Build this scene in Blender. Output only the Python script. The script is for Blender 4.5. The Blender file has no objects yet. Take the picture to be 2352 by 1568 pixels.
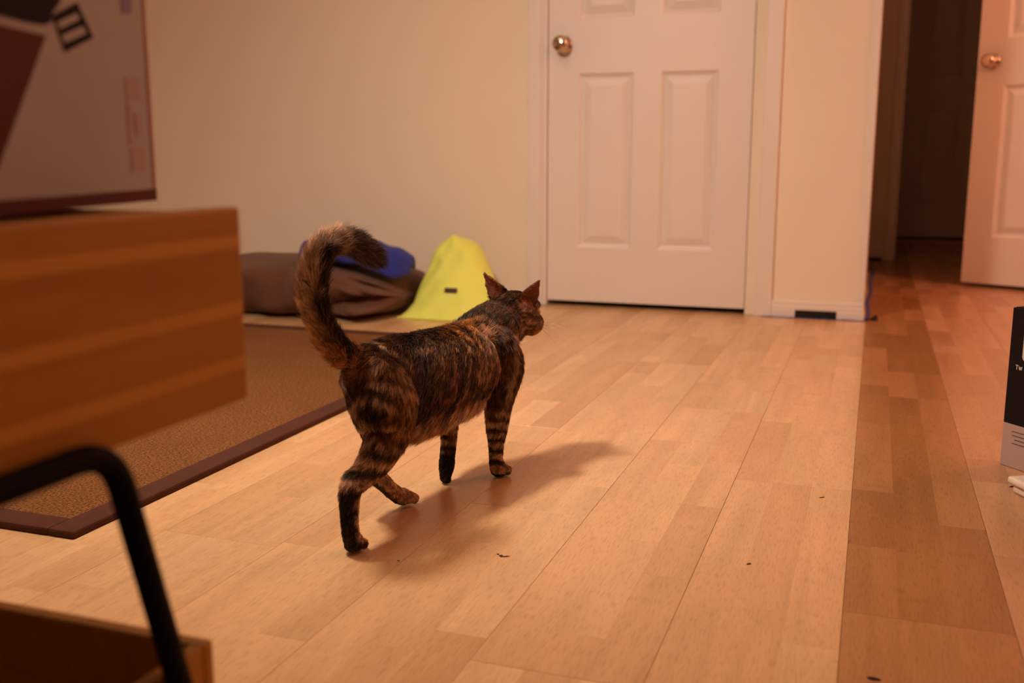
import bpy, bmesh, math, random
import numpy as np
from mathutils import Vector, Matrix

random.seed(7)
rng = np.random.default_rng(7)
scene = bpy.context.scene
COL = scene.collection
R = math.radians

# ------------------------------------------------------------------ camera
CAM_H = 0.53
cam_d = bpy.data.cameras.new('camera')
cam = bpy.data.objects.new('camera', cam_d)
COL.objects.link(cam)
scene.camera = cam
cam.location = (0, 0, CAM_H)
cam.rotation_euler = (R(90 - 10.194), 0, R(19.56))
cam_d.sensor_width = 36
cam_d.lens = 2330 / 2352 * 36
cam_d.clip_start = 0.02
cam_d.dof.use_dof = True
cam_d.dof.focus_distance = 1.56
cam_d.dof.aperture_fstop = 3.7

# ------------------------------------------------------------------ world, lights, exposure
world = bpy.data.worlds.new('world')
scene.world = world
world.use_nodes = True
world.node_tree.nodes['Background'].inputs[0].default_value = (1.0, 0.55, 0.32, 1)
world.node_tree.nodes['Background'].inputs[1].default_value = 0.01


def point_light(name, loc, power, color, radius):
    d = bpy.data.lights.new(name, 'POINT')
    d.energy = power
    d.color = color
    d.shadow_soft_size = radius
    o = bpy.data.objects.new(name, d)
    o.location = loc
    COL.objects.link(o)
    return o


# a shaded lamp standing out of frame on the left, its shade tipped towards the far wall
_ld = bpy.data.lights.new('room_lamp_light', 'SPOT')
_ld.energy = 116
_ld.color = (1.0, 0.72, 0.53)
_ld.shadow_soft_size = 0.085
_ld.spot_size = R(138)
_ld.spot_blend = 1.0
_lo = bpy.data.objects.new('room_lamp_light', _ld)
_lo.location = (-1.08, 1.205, 1.53)
_lo.rotation_euler = (Vector((-0.80, 2.40, 0.0)) - Vector(_lo.location)).to_track_quat('-Z', 'Y').to_euler()
COL.objects.link(_lo)
# upward fill spot added at the lamp for soft ceiling bounce
_lu = _ld.copy()
_lu.name = 'fill_uplight'
_lu.energy = 185
_lu.spot_size = R(130)
_luo = bpy.data.objects.new('fill_uplight', _lu)
_luo.location = (-1.08, 1.205, 1.56)
_luo.rotation_euler = (math.pi, 0, 0)
COL.objects.link(_luo)
point_light('side_lamp_light', (1.70, 3.30, 1.78), 68, (1.0, 0.35, 0.19), 0.10)
scene.view_settings.view_transform = 'Standard'
scene.view_settings.look = 'None'
scene.view_settings.gamma = 1.0
scene.view_settings.use_curve_mapping = False
scene.view_settings.exposure = 0.0
scene.cycles.use_denoising = True
scene.cycles.max_bounces = 8
scene.cycles.diffuse_bounces = 5
scene.cycles.caustics_reflective = False
scene.cycles.caustics_refractive = False
scene.cycles.sample_clamp_indirect = 6


# ------------------------------------------------------------------ materials
def new_mat(name):
    m = bpy.data.materials.new(name)
    m.use_nodes = True
    nt = m.node_tree
    return m, nt, nt.nodes, nt.links, nt.nodes['Principled BSDF']


def mat(name, color, rough=0.6, metal=0.0, noise=0.0, nscale=20.0, bump=0.0, bscale=200.0, spec=0.5, stretch=None, sheen=0.0):
    m, nt, N, L, b = new_mat(name)
    b.inputs['Roughness'].default_value = rough
    b.inputs['Metallic'].default_value = metal
    b.inputs['Specular IOR Level'].default_value = spec
    b.inputs['Base Color'].default_value = (*color, 1)
    if sheen:
        b.inputs['Sheen Weight'].default_value = sheen
    tc = N.new('ShaderNodeTexCoord')
    vec = tc.outputs['Object']
    if stretch:
        mp = N.new('ShaderNodeMapping')
        mp.inputs['Scale'].default_value = stretch
        L.new(vec, mp.inputs['Vector'])
        vec = mp.outputs['Vector']
    if noise:
        n = N.new('ShaderNodeTexNoise')
        n.inputs['Scale'].default_value = nscale
        n.inputs['Detail'].default_value = 5
        L.new(vec, n.inputs['Vector'])
        mix = N.new('ShaderNodeMixRGB')
        mix.inputs[1].default_value = (*[max(0, c * (1 - noise)) for c in color], 1)
        mix.inputs[2].default_value = (*[min(1, c * (1 + noise)) for c in color], 1)
        L.new(n.outputs['Fac'], mix.inputs[0])
        L.new(mix.outputs[0], b.inputs['Base Color'])
    if bump:
        n2 = N.new('ShaderNodeTexNoise')
        n2.inputs['Scale'].default_value = bscale
        n2.inputs['Detail'].default_value = 3
        L.new(vec, n2.inputs['Vector'])
        bp = N.new('ShaderNodeBump')
        bp.inputs['Strength'].default_value = bump
        bp.inputs['Distance'].default_value = 0.002
        L.new(n2.outputs['Fac'], bp.inputs['Height'])
        L.new(bp.outputs[0], b.inputs['Normal'])
    return m


def plank_material():
    m, nt, N, L, b = new_mat('maple_laminate')
    at = N.new('ShaderNodeAttribute')
    at.attribute_name = 'tone'
    uv = N.new('ShaderNodeAttribute')
    uv.attribute_name = 'grain'
    # long soft growth-ring streaks
    mp = N.new('ShaderNodeMapping')
    mp.inputs['Scale'].default_value = (22, 1.6, 1)
    L.new(uv.outputs['Vector'], mp.inputs['Vector'])
    n1 = N.new('ShaderNodeTexNoise')
    n1.inputs['Scale'].default_value = 1.0
    n1.inputs['Detail'].default_value = 4
    n1.inputs['Distortion'].default_value = 1.2
    L.new(mp.outputs[0], n1.inputs['Vector'])
    # fine pores: short dashes
    mp2 = N.new('ShaderNodeMapping')
    mp2.inputs['Scale'].default_value = (420, 42, 1)
    L.new(uv.outputs['Vector'], mp2.inputs['Vector'])
    n2 = N.new('ShaderNodeTexNoise')
    n2.inputs['Scale'].default_value = 1.0
    n2.inputs['Detail'].default_value = 2
    L.new(mp2.outputs[0], n2.inputs['Vector'])
    mp3 = N.new('ShaderNodeMapping')
    mp3.inputs['Scale'].default_value = (9, 5, 1)
    L.new(uv.outputs['Vector'], mp3.inputs['Vector'])
    n3 = N.new('ShaderNodeTexNoise')
    n3.inputs['Scale'].default_value = 1.0
    n3.inputs['Detail'].default_value = 2
    L.new(mp3.outputs[0], n3.inputs['Vector'])

    def ramp(src, a, bb, lo, hi):
        r = N.new('ShaderNodeMapRange')
        r.inputs['From Min'].default_value = a
        r.inputs['From Max'].default_value = bb
        r.inputs['To Min'].default_value = lo
        r.inputs['To Max'].default_value = hi
        L.new(src, r.inputs['Value'])
        return r.outputs[0]

    def mul(c, f):
        v = N.new('ShaderNodeVectorMath')
        v.operation = 'SCALE'
        L.new(c, v.inputs[0])
        L.new(f, v.inputs['Scale'])
        return v.outputs[0]
    c = mul(at.outputs['Color'], ramp(n1.outputs['Fac'], 0.3, 0.7, 0.90, 1.07))
    c = mul(c, ramp(n2.outputs['Fac'], 0.32, 0.5, 0.86, 1.02))
    c = mul(c, ramp(n3.outputs['Fac'], 0.3, 0.7, 0.95, 1.05))
    # tiny knots and dirt specks
    vo = N.new('ShaderNodeTexVoronoi')
    vo.inputs['Scale'].default_value = 5.5
    mp4 = N.new('ShaderNodeMapping')
    mp4.inputs['Scale'].default_value = (1.6, 0.8, 1)
    L.new(uv.outputs['Vector'], mp4.inputs['Vector'])
    L.new(mp4.outputs[0], vo.inputs['Vector'])
    c = mul(c, ramp(vo.outputs['Distance'], 0.015, 0.045, 0.62, 1.0))
    L.new(c, b.inputs['Base Color'])
    b.inputs['Roughness'].default_value = 0.27
    b.inputs['Specular IOR Level'].default_value = 0.45
    bp = N.new('ShaderNodeBump')
    bp.inputs['Strength'].default_value = 0.10
    bp.inputs['Distance'].default_value = 0.0006
    L.new(n2.outputs['Fac'], bp.inputs['Height'])
    L.new(bp.outputs[0], b.inputs['Normal'])
    return m


def rug_material():
    m, nt, N, L, b = new_mat('jute_weave')
    tc = N.new('ShaderNodeTexCoord')
    mp = N.new('ShaderNodeMapping')
    mp.inputs['Scale'].default_value = (210, 330, 1)
    L.new(tc.outputs['Object'], mp.inputs['Vector'])
    n = N.new('ShaderNodeTexNoise')
    n.inputs['Scale'].default_value = 1.0
    n.inputs['Detail'].default_value = 3
    n.inputs['Roughness'].default_value = 0.6
    L.new(mp.outputs[0], n.inputs['Vector'])
    n2 = N.new('ShaderNodeTexNoise')
    n2.inputs['Scale'].default_value = 6
    L.new(tc.outputs['Object'], n2.inputs['Vector'])
    cr = N.new('ShaderNodeValToRGB')
    cr.color_ramp.elements[0].position = 0.33
    cr.color_ramp.elements[0].color = (0.040, 0.015, 0.005, 1)
    cr.color_ramp.elements[1].position = 0.68
    cr.color_ramp.elements[1].color = (0.32, 0.155, 0.058, 1)
    L.new(n.outputs['Fac'], cr.inputs[0])
    mx = N.new('ShaderNodeMixRGB')
    mx.blend_type = 'MULTIPLY'
    mx.inputs[0].default_value = 0.25
    L.new(cr.outputs[0], mx.inputs[1])
    L.new(n2.outputs['Fac'], mx.inputs[2])
    L.new(mx.outputs[0], b.inputs['Base Color'])
    b.inputs['Roughness'].default_value = 0.95
    b.inputs['Specular IOR Level'].default_value = 0.1
    bp = N.new('ShaderNodeBump')
    bp.inputs['Strength'].default_value = 0.9
    bp.inputs['Distance'].default_value = 0.003
    L.new(n.outputs['Fac'], bp.inputs['Height'])
    L.new(bp.outputs[0], b.inputs['Normal'])
    return m


def fur_material(name, rough=0.55, spec=0.35):
    m, nt, N, L, b = new_mat(name)
    at = N.new('ShaderNodeAttribute')
    at.attribute_name = 'col'
    L.new(at.outputs['Color'], b.inputs['Base Color'])
    b.inputs['Roughness'].default_value = rough
    b.inputs['Specular IOR Level'].default_value = spec
    return m


M = {}
M['wall'] = mat('cream_wall_paint', (0.77, 0.72, 0.61), 0.75, noise=0.03, nscale=3, bump=0.10, bscale=350, spec=0.25)
M['white'] = mat('white_door_paint', (0.72, 0.695, 0.67), 0.42, noise=0.03, nscale=5, bump=0.05, bscale=120, spec=0.4)
M['ceiling'] = mat('white_ceiling_paint', (0.78, 0.75, 0.70), 0.9, noise=0.03, nscale=4)
M['plank'] = plank_material()
M['subfloor'] = mat('dark_subfloor', (0.10, 0.05, 0.025), 0.8, noise=0.2)
M['rug'] = rug_material()
M['binding'] = mat('dark_brown_binding', (0.068, 0.026, 0.018), 0.85, noise=0.18, nscale=60, bump=0.3, bscale=900, spec=0.15)
M['metal'] = mat('satin_nickel', (0.62, 0.52, 0.43), 0.13, 1.0, noise=0.04, nscale=40)
M['brass'] = mat('brass_threshold', (0.75, 0.52, 0.18), 0.5, 0.0, noise=0.1)
M['black'] = mat('black_shade_and_tape', (0.012, 0.009, 0.008), 0.9, noise=0.2)
M['tape'] = mat('blue_painters_tape', (0.03, 0.06, 0.30), 0.6, noise=0.12, nscale=80)
M['browncloth'] = mat('brown_fleece', (0.105, 0.048, 0.030), 0.95, noise=0.15, nscale=25, bump=0.4, bscale=500, spec=0.1, sheen=0.15)
M['bluecloth'] = mat('royal_blue_fleece', (0.024, 0.036, 0.27), 0.95, noise=0.15, nscale=30, bump=0.4, bscale=600, spec=0.1, sheen=0.1)
M['yellow'] = mat('lime_yellow_nylon', (0.68, 0.80, 0.16), 0.55, noise=0.05, nscale=18, bump=0.15, bscale=300, spec=0.3)
M['tagcloth'] = mat('dark_woven_tag', (0.05, 0.03, 0.035), 0.8, noise=0.2, nscale=200)
M['pine'] = mat('honey_pine', (0.30, 0.142, 0.008), 0.5, noise=0.28, nscale=1.0, stretch=(60, 5, 60), bump=0.05, bscale=40, spec=0.35)
M['pine_light'] = mat('pale_pine_joint', (0.42, 0.22, 0.03), 0.5, noise=0.15, nscale=1.0, stretch=(60, 5, 60), spec=0.35)
M['tube'] = mat('black_painted_steel', (0.002, 0.0014, 0.0014), 0.6, noise=0.2, nscale=60, spec=0.06)
M['boxwhite'] = mat('white_printed_card', (0.255, 0.265, 0.30), 0.5, noise=0.03, nscale=8)
M['boxred'] = mat('dark_red_print', (0.06, 0.0015, 0.003), 0.6, spec=0.15, noise=0.08, nscale=15)
M['boxpink'] = mat('faded_red_print', (0.27, 0.15, 0.14), 0.5, noise=0.05, nscale=30)
M['boxfaded'] = mat('pale_rose_print', (0.255, 0.20, 0.21), 0.5, noise=0.05, nscale=30)
M['boxblack'] = mat('black_print', (0.004, 0.003, 0.005), 0.7, noise=0.1, spec=0.1)
M['boxpurple'] = mat('purple_print', (0.12, 0.08, 0.20), 0.5, noise=0.1)
M['darkcard'] = mat('black_card', (0.008, 0.005, 0.006), 0.75, noise=0.15, nscale=30, spec=0.15)
M['greycard'] = mat('pale_grey_card', (0.40, 0.30, 0.28), 0.6, noise=0.04, nscale=20)
M['inkgrey'] = mat('grey_ink', (0.10, 0.08, 0.08), 0.6, noise=0.1)
M['inkwhite'] = mat('white_ink', (0.60, 0.55, 0.52), 0.6, noise=0.05)
M['plastic'] = mat('off_white_plastic', (0.72, 0.66, 0.58), 0.45, noise=0.03)
M['crumb'] = mat('dark_crumb', (0.03, 0.012, 0.006), 0.8, noise=0.3, nscale=300)
M['fur'] = fur_material('tabby_fur', 0.42, 0.35)
M['skin'] = fur_material('tabby_undercoat', 0.8, 0.2)
M['eye'] = mat('amber_eye', (0.35, 0.28, 0.05), 0.05, noise=0.3, nscale=200)
M['pupil'] = mat('black_pupil', (0.003, 0.003, 0.003), 0.05, noise=0.1)
M['nose'] = mat('brick_pink_nose', (0.32, 0.11, 0.08), 0.5, noise=0.15, nscale=300)
M['whisker'] = mat('pale_whisker', (0.75, 0.68, 0.6), 0.4, noise=0.05)
M['collar'] = mat('dark_collar_webbing', (0.012, 0.008, 0.007), 0.7, noise=0.2, nscale=200)
M['steel_tag'] = mat('grey_metal_tag', (0.55, 0.50, 0.46), 0.3, 0.8, noise=0.05)


# ------------------------------------------------------------------ geometry helpers
def link(o, parent=None):
    COL.objects.link(o)
    if parent is not None:
        o.parent = parent
    return o


def obj(name, bm, material, parent=None, smooth=False):
    me = bpy.data.meshes.new(name)
    bm.normal_update()
    bm.to_mesh(me)
    bm.free()
    me.materials.append(material)
    if smooth:
        me.polygons.foreach_set('use_smooth', [True] * len(me.polygons))
    return link(bpy.data.objects.new(name, me), parent)


def empty(name, loc=(0, 0, 0), rz=0.0, parent=None):
    o = bpy.data.objects.new(name, None)
    o.location = loc
    o.rotation_euler = (0, 0, rz)
    o.empty_display_size = 0.05
    return link(o, parent)


def tag(o, label=None, cat=None, group=None, kind=None):
    if label:
        o['label'] = label
    if cat:
        o['category'] = cat
    if group:
        o['group'] = group
    if kind:
        o['kind'] = kind
    return o


def add_box(bm, lo, hi, bevel=0.0, seg=2):
    lo, hi = Vector(lo), Vector(hi)
    r = bmesh.ops.create_cube(bm, size=1.0)
    vs = r['verts']
    c, s = (lo + hi) / 2, hi - lo
    for v in vs:
        v.co = Vector((v.co.x * s.x, v.co.y * s.y, v.co.z * s.z)) + c
    if bevel > 0:
        es = list({e for v in vs for e in v.link_edges})
        bmesh.ops.bevel(bm, geom=es, offset=bevel, segments=seg, affect='EDGES', profile=0.6)
    return bm


def box(lo, hi, bevel=0.0, seg=2):
    return add_box(bmesh.new(), lo, hi, bevel, seg)


def ring_loft(bm, rings, close_ends=True):
    """rings: list of lists of Vector with equal length"""
    vr = [[bm.verts.new(p) for p in ring] for ring in rings]
    n = len(vr[0])
    for a, b in zip(vr[:-1], vr[1:]):
        for i in range(n):
            j = (i + 1) % n
            bm.faces.new((a[i], a[j], b[j], b[i]))
    if close_ends:
        bm.faces.new(vr[0][::-1])
        bm.faces.new(vr[-1])
    return bm


def tube(bm, pts, rad, n=12):
    pts = [Vector(p) for p in pts]
    rings = []
    up = Vector((0, 0, 1))
    prev = None
    for i, p in enumerate(pts):
        t = (pts[min(i + 1, len(pts) - 1)] - pts[max(i - 1, 0)]).normalized()
        if prev is None:
            a = t.cross(up)
            if a.length < 1e-3:
                a = t.cross(Vector((1, 0, 0)))
            a.normalize()
        else:
            a = prev - t * prev.dot(t)
            a.normalize()
        prev = a
        b = t.cross(a)
        r = rad[i] if hasattr(rad, '__len__') else rad
        rings.append([p + (a * math.cos(2 * math.pi * k / n) + b * math.sin(2 * math.pi * k / n)) * r for k in range(n)])
    return ring_loft(bm, rings)


def lathe(bm, prof, n=32, axis='Y'):
    """prof: list of (radius, height along axis)"""
    rings = []
    for r, h in prof:
        ring = []
        for k in range(n):
            a = 2 * math.pi * k / n
            ring.append(Vector((r * math.cos(a), h, r * math.sin(a))) if axis == 'Y' else Vector((r * math.cos(a), r * math.sin(a), h)))
        rings.append(ring)
    return ring_loft(bm, rings)


def prism(pts, y0, y1):
    """polygon in XZ extruded along Y"""
    return ring_loft(bmesh.new(), [[Vector((x, y0, z)) for x, z in pts], [Vector((x, y1, z)) for x, z in pts]])


# ------------------------------------------------------------------ numpy value noise
def _hash(ix, iy, iz, seed):
    h = (ix * 374761393 + iy * 668265263 + iz * 2147483647 + seed * 1274126177) & 0xFFFFFFFF
    h = ((h ^ (h >> 13)) * 1274126177) & 0xFFFFFFFF
    h = h ^ (h >> 16)
    return (h & 0xFFFF) / 65535.0


def vnoise(P, scale, seed=0):
    Q = np.asarray(P, dtype=np.float64) * scale + 1000.0
    I = np.floor(Q).astype(np.int64)
    F = Q - I
    F = F * F * (3 - 2 * F)
    out = np.zeros(len(Q))
    for dx in (0, 1):
        for dy in (0, 1):
            for dz in (0, 1):
                wgt = (F[:, 0] if dx else 1 - F[:, 0]) * (F[:, 1] if dy else 1 - F[:, 1]) * (F[:, 2] if dz else 1 - F[:, 2])
                out += wgt * _hash(I[:, 0] + dx, I[:, 1] + dy, I[:, 2] + dz, seed)
    return out


def fbm(P, scale, seed=0, o=3):
    s, a, t = 0, 1.0, 0
    for k in range(o):
        s = s + a * vnoise(P, scale * 2 ** k, seed + 17 * k)
        t += a
        a *= 0.5
    return s / t


# ================================================================== STRUCTURE
WALL_Y = 3.54
CORNER_X = -0.019
HALL_Y = 5.72
ROOM_X0, ROOM_X1, ROOM_Y0, CEIL = -3.2, 2.7, -1.6, 2.42

# floor: dark sub-slab + laminate boards
floor = obj('floor', box((ROOM_X0 - 0.1, ROOM_Y0 - 0.1, -0.06), (ROOM_X1 + 0.1, 8.1, -0.009)), M['subfloor'])
tag(floor, 'pale maple laminate floor of three-strip boards', kind='structure')

BW = 0.187
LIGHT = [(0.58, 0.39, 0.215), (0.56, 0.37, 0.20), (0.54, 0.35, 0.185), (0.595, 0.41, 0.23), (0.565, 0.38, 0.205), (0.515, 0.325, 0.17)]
DARK = [(0.32, 0.155, 0.062), (0.345, 0.17, 0.07), (0.30, 0.145, 0.056), (0.38, 0.195, 0.083)]  # darker column: own board tone plus the doorway's dark reflection in the colour
PINK = [(0.50, 0.29, 0.16), (0.47, 0.265, 0.145), (0.44, 0.24, 0.13)]  # pinker columns: the white door's reflection is mixed into the board colour


def board(x0, y0, y1, pal, idx):
    gap = 0.00022
    xa, xb = x0 + gap, x0 + BW - gap
    ya, yb = y0 + gap, y1 - gap
    bv = 0.0004
    verts, faces, tones, grains = [], [], [], []

    def quad(ps, tone, off):
        k = len(verts)
        verts.extend(ps)
        faces.append((k, k + 1, k + 2, k + 3))
        tones.extend([tone] * 4)
        grains.extend([(p[0] + off[0], p[1] + off[1], off[2]) for p in ps])
    cx = (xa + xb) / 2
    sw = (xb - xa - 2 * bv) / 3
    last = None
    for s in range(3):
        sx0 = xa + bv + s * sw
        y = ya + bv
        first = True
        while y < yb - bv - 1e-6:
            ln = random.uniform(0.24, 0.46) * (random.uniform(0.3, 1) if first else 1)
            first = False
            ye = min(y + ln, yb - bv)
            if yb - bv - ye < 0.07:
                ye = yb - bv
            tone = random.choice(pal)
            j = random.uniform(0.95, 1.05)
            tone = tuple(c * j for c in tone) + (1.0,)
            off = (random.uniform(0, 40), random.uniform(0, 40), 0)
            quad([(sx0, y, 0), (sx0 + sw, y, 0), (sx0 + sw, ye, 0), (sx0, ye, 0)], tone, off)
            last = tone
            y = ye
    dk = tuple(c * 0.9 for c in last[:3]) + (1.0,)
    o = (3, 5, 0)
    zb = -0.009
    t = [(xa + bv, ya + bv, 0), (xb - bv, ya + bv, 0), (xb - bv, yb - bv, 0), (xa + bv, yb - bv, 0)]
    q = [(xa, ya, -bv), (xb, ya, -bv), (xb, yb, -bv), (xa, yb, -bv)]
    d = [(xa, ya, zb), (xb, ya, zb), (xb, yb, zb), (xa, yb, zb)]
    for i in range(4):
        k = (i + 1) % 4
        quad([q[i], q[k], t[k], t[i]], dk, o)
        quad([d[i], d[k], q[k], q[i]], dk, o)
    me = bpy.data.meshes.new('plank')
    me.from_pydata(verts, [], faces)
    a = me.attributes.new('tone', 'FLOAT_COLOR', 'POINT')
    a.data.foreach_set('color', np.array(tones, dtype=np.float32).ravel())
    g = me.attributes.new('grain', 'FLOAT_VECTOR', 'POINT')
    g.data.foreach_set('vector', np.array(grains, dtype=np.float32).ravel())
    me.materials.append(M['plank'])
    me.update()
    return link(bpy.data.objects.new('plank', me), floor)


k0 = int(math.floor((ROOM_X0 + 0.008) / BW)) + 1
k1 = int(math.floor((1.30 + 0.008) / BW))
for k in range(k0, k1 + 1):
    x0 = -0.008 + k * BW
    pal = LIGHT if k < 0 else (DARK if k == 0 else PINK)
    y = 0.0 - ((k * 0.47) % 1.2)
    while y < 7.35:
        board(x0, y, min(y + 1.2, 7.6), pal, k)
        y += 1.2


# walls
def wall(name, boxes, label, material='wall'):
    bm = bmesh.new()
    for lo, hi in boxes:
        add_box(bm, lo, hi)
    return tag(obj(name, bm, M[material]), label, kind='structure')


DX0, DX1 = -1.143, -0.362          # rough opening of the closed door
wall('wall_back', [((ROOM_X0, WALL_Y, 0), (DX0, WALL_Y + 0.12, CEIL)),
                   ((DX0, WALL_Y, 2.06), (DX1, WALL_Y + 0.12, CEIL)),
                   ((DX1, WALL_Y, 0), (CORNER_X, WALL_Y + 0.12, CEIL))], 'cream painted wall with the closed white door')
wall('wall_hall_left', [((CORNER_X - 0.12, WALL_Y + 0.12, 0), (CORNER_X, HALL_Y, CEIL))], 'cream wall along the left of the hallway')
wall('wall_hall_end', [((CORNER_X - 0.12, HALL_Y, 0), (0.105, HALL_Y + 0.12, CEIL)),
                       ((0.105, HALL_Y, 2.06), (0.89, HALL_Y + 0.12, CEIL)),
                       ((0.89, HALL_Y, 0), (1.16, HALL_Y + 0.12, CEIL))], 'shaded wall at the hallway end around a dark doorway')
wall('wall_hall_right', [((1.08, 4.42, 2.06), (1.20, 5.16, CEIL)), ((1.08, 5.16, 0), (1.20, HALL_Y, CEIL)), ((1.08, 4.30, 0), (1.20, 4.36, CEIL))], 'wall along the right of the hallway')
wall('wall_side_room', [((1.20, 4.30, 0), (ROOM_X1, 4.42, CEIL))], 'wall closing the side of the room')
wall('wall_left', [((ROOM_X0 - 0.12, ROOM_Y0, 0), (ROOM_X0, WALL_Y + 0.12, CEIL))], 'cream wall on the left of the room')
wall('wall_right', [((ROOM_X1, ROOM_Y0, 0), (ROOM_X1 + 0.12, 4.42, CEIL))], 'cream wall on the right of the room')
wall('wall_front', [((ROOM_X0, ROOM_Y0 - 0.12, 0), (ROOM_X1, ROOM_Y0, CEIL))], 'cream wall behind the viewer')
wall('wall_far_room', [((-0.8, HALL_Y + 0.12, 0), (-0.7, 7.3, CEIL)), ((1.5, HALL_Y + 0.12, 0), (1.6, 7.3, CEIL)),
                       ((-0.8, 7.12, 0), (0.12, 7.24, CEIL)), ((0.12, 7.12, 2.06), (0.90, 7.24, CEIL)), ((0.90, 7.12, 0), (1.6, 7.24, CEIL)),
                       ((-0.8, 7.5, 0), (1.6, 7.6, CEIL))], 'unlit walls of the dark room past the hallway')
tag(obj('ceiling', box((ROOM_X0 - 0.1, ROOM_Y0 - 0.1, CEIL), (ROOM_X1 + 0.1, 8.0, CEIL + 0.08)), M['ceiling']), 'white ceiling', kind='structure')
wall('wall_closet', [((-1.4, 4.2, 0), (-0.14, 4.25, CEIL)), ((-1.45, 3.66, 0), (-1.4, 4.25, CEIL))], 'unlit closet wall behind the closed door')


# ------------------------------------------------------------------ six-panel doors
def knob(parent, x, z, y):
    k = obj('knob', lathe(bmesh.new(), [(0.0005, 0), (0.031, 0.0), (0.0315, -0.004), (0.027, -0.009), (0.013, -0.012), (0.0115, -0.026), (0.016, -0.032),
                                        (0.0255, -0.040), (0.0285, -0.050), (0.0265, -0.060), (0.019, -0.0665), (0.010, -0.0685), (0.0005, -0.069)], 36), M['metal'], parent, True)
    k.location = (x, y, z)
    return k


def panel_door(name, w, h, cells, label, knob_x=None, knob_z=0.922, thick=0.036, mat_key='white'):
    """front face at y=0 looking to -Y, x 0..w, z 0..h; cells: (x0,x1,z0,z1)"""
    root = empty(name)
    tag(root, label, kind='structure')
    xs = sorted({0, w, *[c[0] for c in cells], *[c[1] for c in cells]})
    zs = sorted({0, h, *[c[2] for c in cells], *[c[3] for c in cells]})
    bm = bmesh.new()

    def face(pts):
        bm.faces.new([bm.verts.new(p) for p in pts])
    for i in range(len(xs) - 1):
        for j in range(len(zs) - 1):
            x0, x1, z0, z1 = xs[i], xs[i + 1], zs[j], zs[j + 1]
            inside = any(c[0] - 1e-6 <= x0 and x1 <= c[1] + 1e-6 and c[2] - 1e-6 <= z0 and z1 <= c[3] + 1e-6 for c in cells)
            if not inside:
                face([(x0, 0, z0), (x1, 0, z0), (x1, 0, z1), (x0, 0, z1)])
    dep = 0.010
    for (x0, x1, z0, z1) in cells:
        prof = [(0, 0), (0.004, 0.004), (0.010, 0.0085), (0.016, dep)]
        for (a, da), (b_, db) in zip(prof[:-1], prof[1:]):
            A = [(x0 + a, da, z0 + a), (x1 - a, da, z0 + a), (x1 - a, da, z1 - a), (x0 + a, da, z1 - a)]
            B = [(x0 + b_, db, z0 + b_), (x1 - b_, db, z0 + b_), (x1 - b_, db, z1 - b_), (x0 + b_, db, z1 - b_)]
            for q in range(4):
                r_ = (q + 1) % 4
                face([A[q], A[r_], B[r_], B[q]])
        s = 0.016
        face([(x0 + s, dep, z0 + s), (x1 - s, dep, z0 + s), (x1 - s, dep, z1 - s), (x0 + s, dep, z1 - s)])
    t = thick
    face([(0, t, 0), (0, t, h), (w, t, h), (w, t, 0)])
    face([(0, 0, 0), (0, 0, h), (0, t, h), (0, t, 0)])
    face([(w, 0, 0), (w, t, 0), (w, t, h), (w, 0, h)])
    face([(0, 0, 0), (0, t, 0), (w, t, 0), (w, 0, 0)])
    face([(0, 0, h), (w, 0, h), (w, t, h), (0, t, h)])
    bmesh.ops.remove_doubles(bm, verts=bm.verts, dist=1e-5)
    obj('door_slab', bm, M[mat_key], root)
    for (x0, x1, z0, z1) in cells:
        s = 0.0165
        b_ = s + 0.026
        bm = bmesh.new()
        ring_loft(bm, [[Vector(p) for p in ((x0 + s, dep - 0.0005, z0 + s), (x1 - s, dep - 0.0005, z0 + s), (x1 - s, dep - 0.0005, z1 - s), (x0 + s, dep - 0.0005, z1 - s))],
                       [Vector(p) for p in ((x0 + b_, 0.0015, z0 + b_), (x1 - b_, 0.0015, z0 + b_), (x1 - b_, 0.0015, z1 - b_), (x0 + b_, 0.0015, z1 - b_))]])
        obj('raised_panel', bm, M[mat_key], root)
    if knob_x is not None:
        knob(root, knob_x, knob_z, 0)
    return root


def std_cells(w, flip=False):
    st, mid = 0.112, 0.096
    pw = (w - 2 * st - mid) / 2
    out = []
    for x0 in (st, st + pw + mid):
        out += [(x0, x0 + pw, 0.195, 0.805), (x0, x0 + pw, 0.990, 1.55), (x0, x0 + pw, 1.66, 1.90)]
    return out


DW = 0.713
d1 = panel_door('door_1', DW, 2.01, std_cells(DW), 'closed white six-panel door with a round nickel knob', knob_x=0.057, knob_z=0.904)
d1.location = (-1.121, WALL_Y + 0.004, 0.020)

# frame of the closed door
fr = obj('trim_1', box((-1.196, WALL_Y - 0.016, 0), (-1.146, WALL_Y, 2.12), 0.004), M['white'])
tag(fr, 'white door casing left of the closed door', kind='structure')
obj('casing_step', box((-1.146, WALL_Y - 0.010, 0), (-1.138, WALL_Y + 0.001, 2.07), 0.002), M['white'], fr)
obj('jamb', box((-1.138, WALL_Y - 0.004, 0), (-1.1235, WALL_Y + 0.11, 2.06), 0.002), M['white'], fr)
fr2 = obj('trim_2', box((-0.368, WALL_Y - 0.016, 0), (-0.314, WALL_Y, 2.12), 0.004), M['white'])
tag(fr2, 'white door casing right of the closed door', kind='structure')
obj('jamb', box((-0.4055, WALL_Y + 0.002, 0), (-0.364, WALL_Y + 0.11, 2.06), 0.002), M['wall'], fr2)
fr3 = obj('trim_3', box((-1.196, WALL_Y - 0.016, 2.065), (-0.314, WALL_Y, 2.12), 0.003), M['white'])
tag(fr3, 'white head casing above the closed door', kind='structure')

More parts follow.
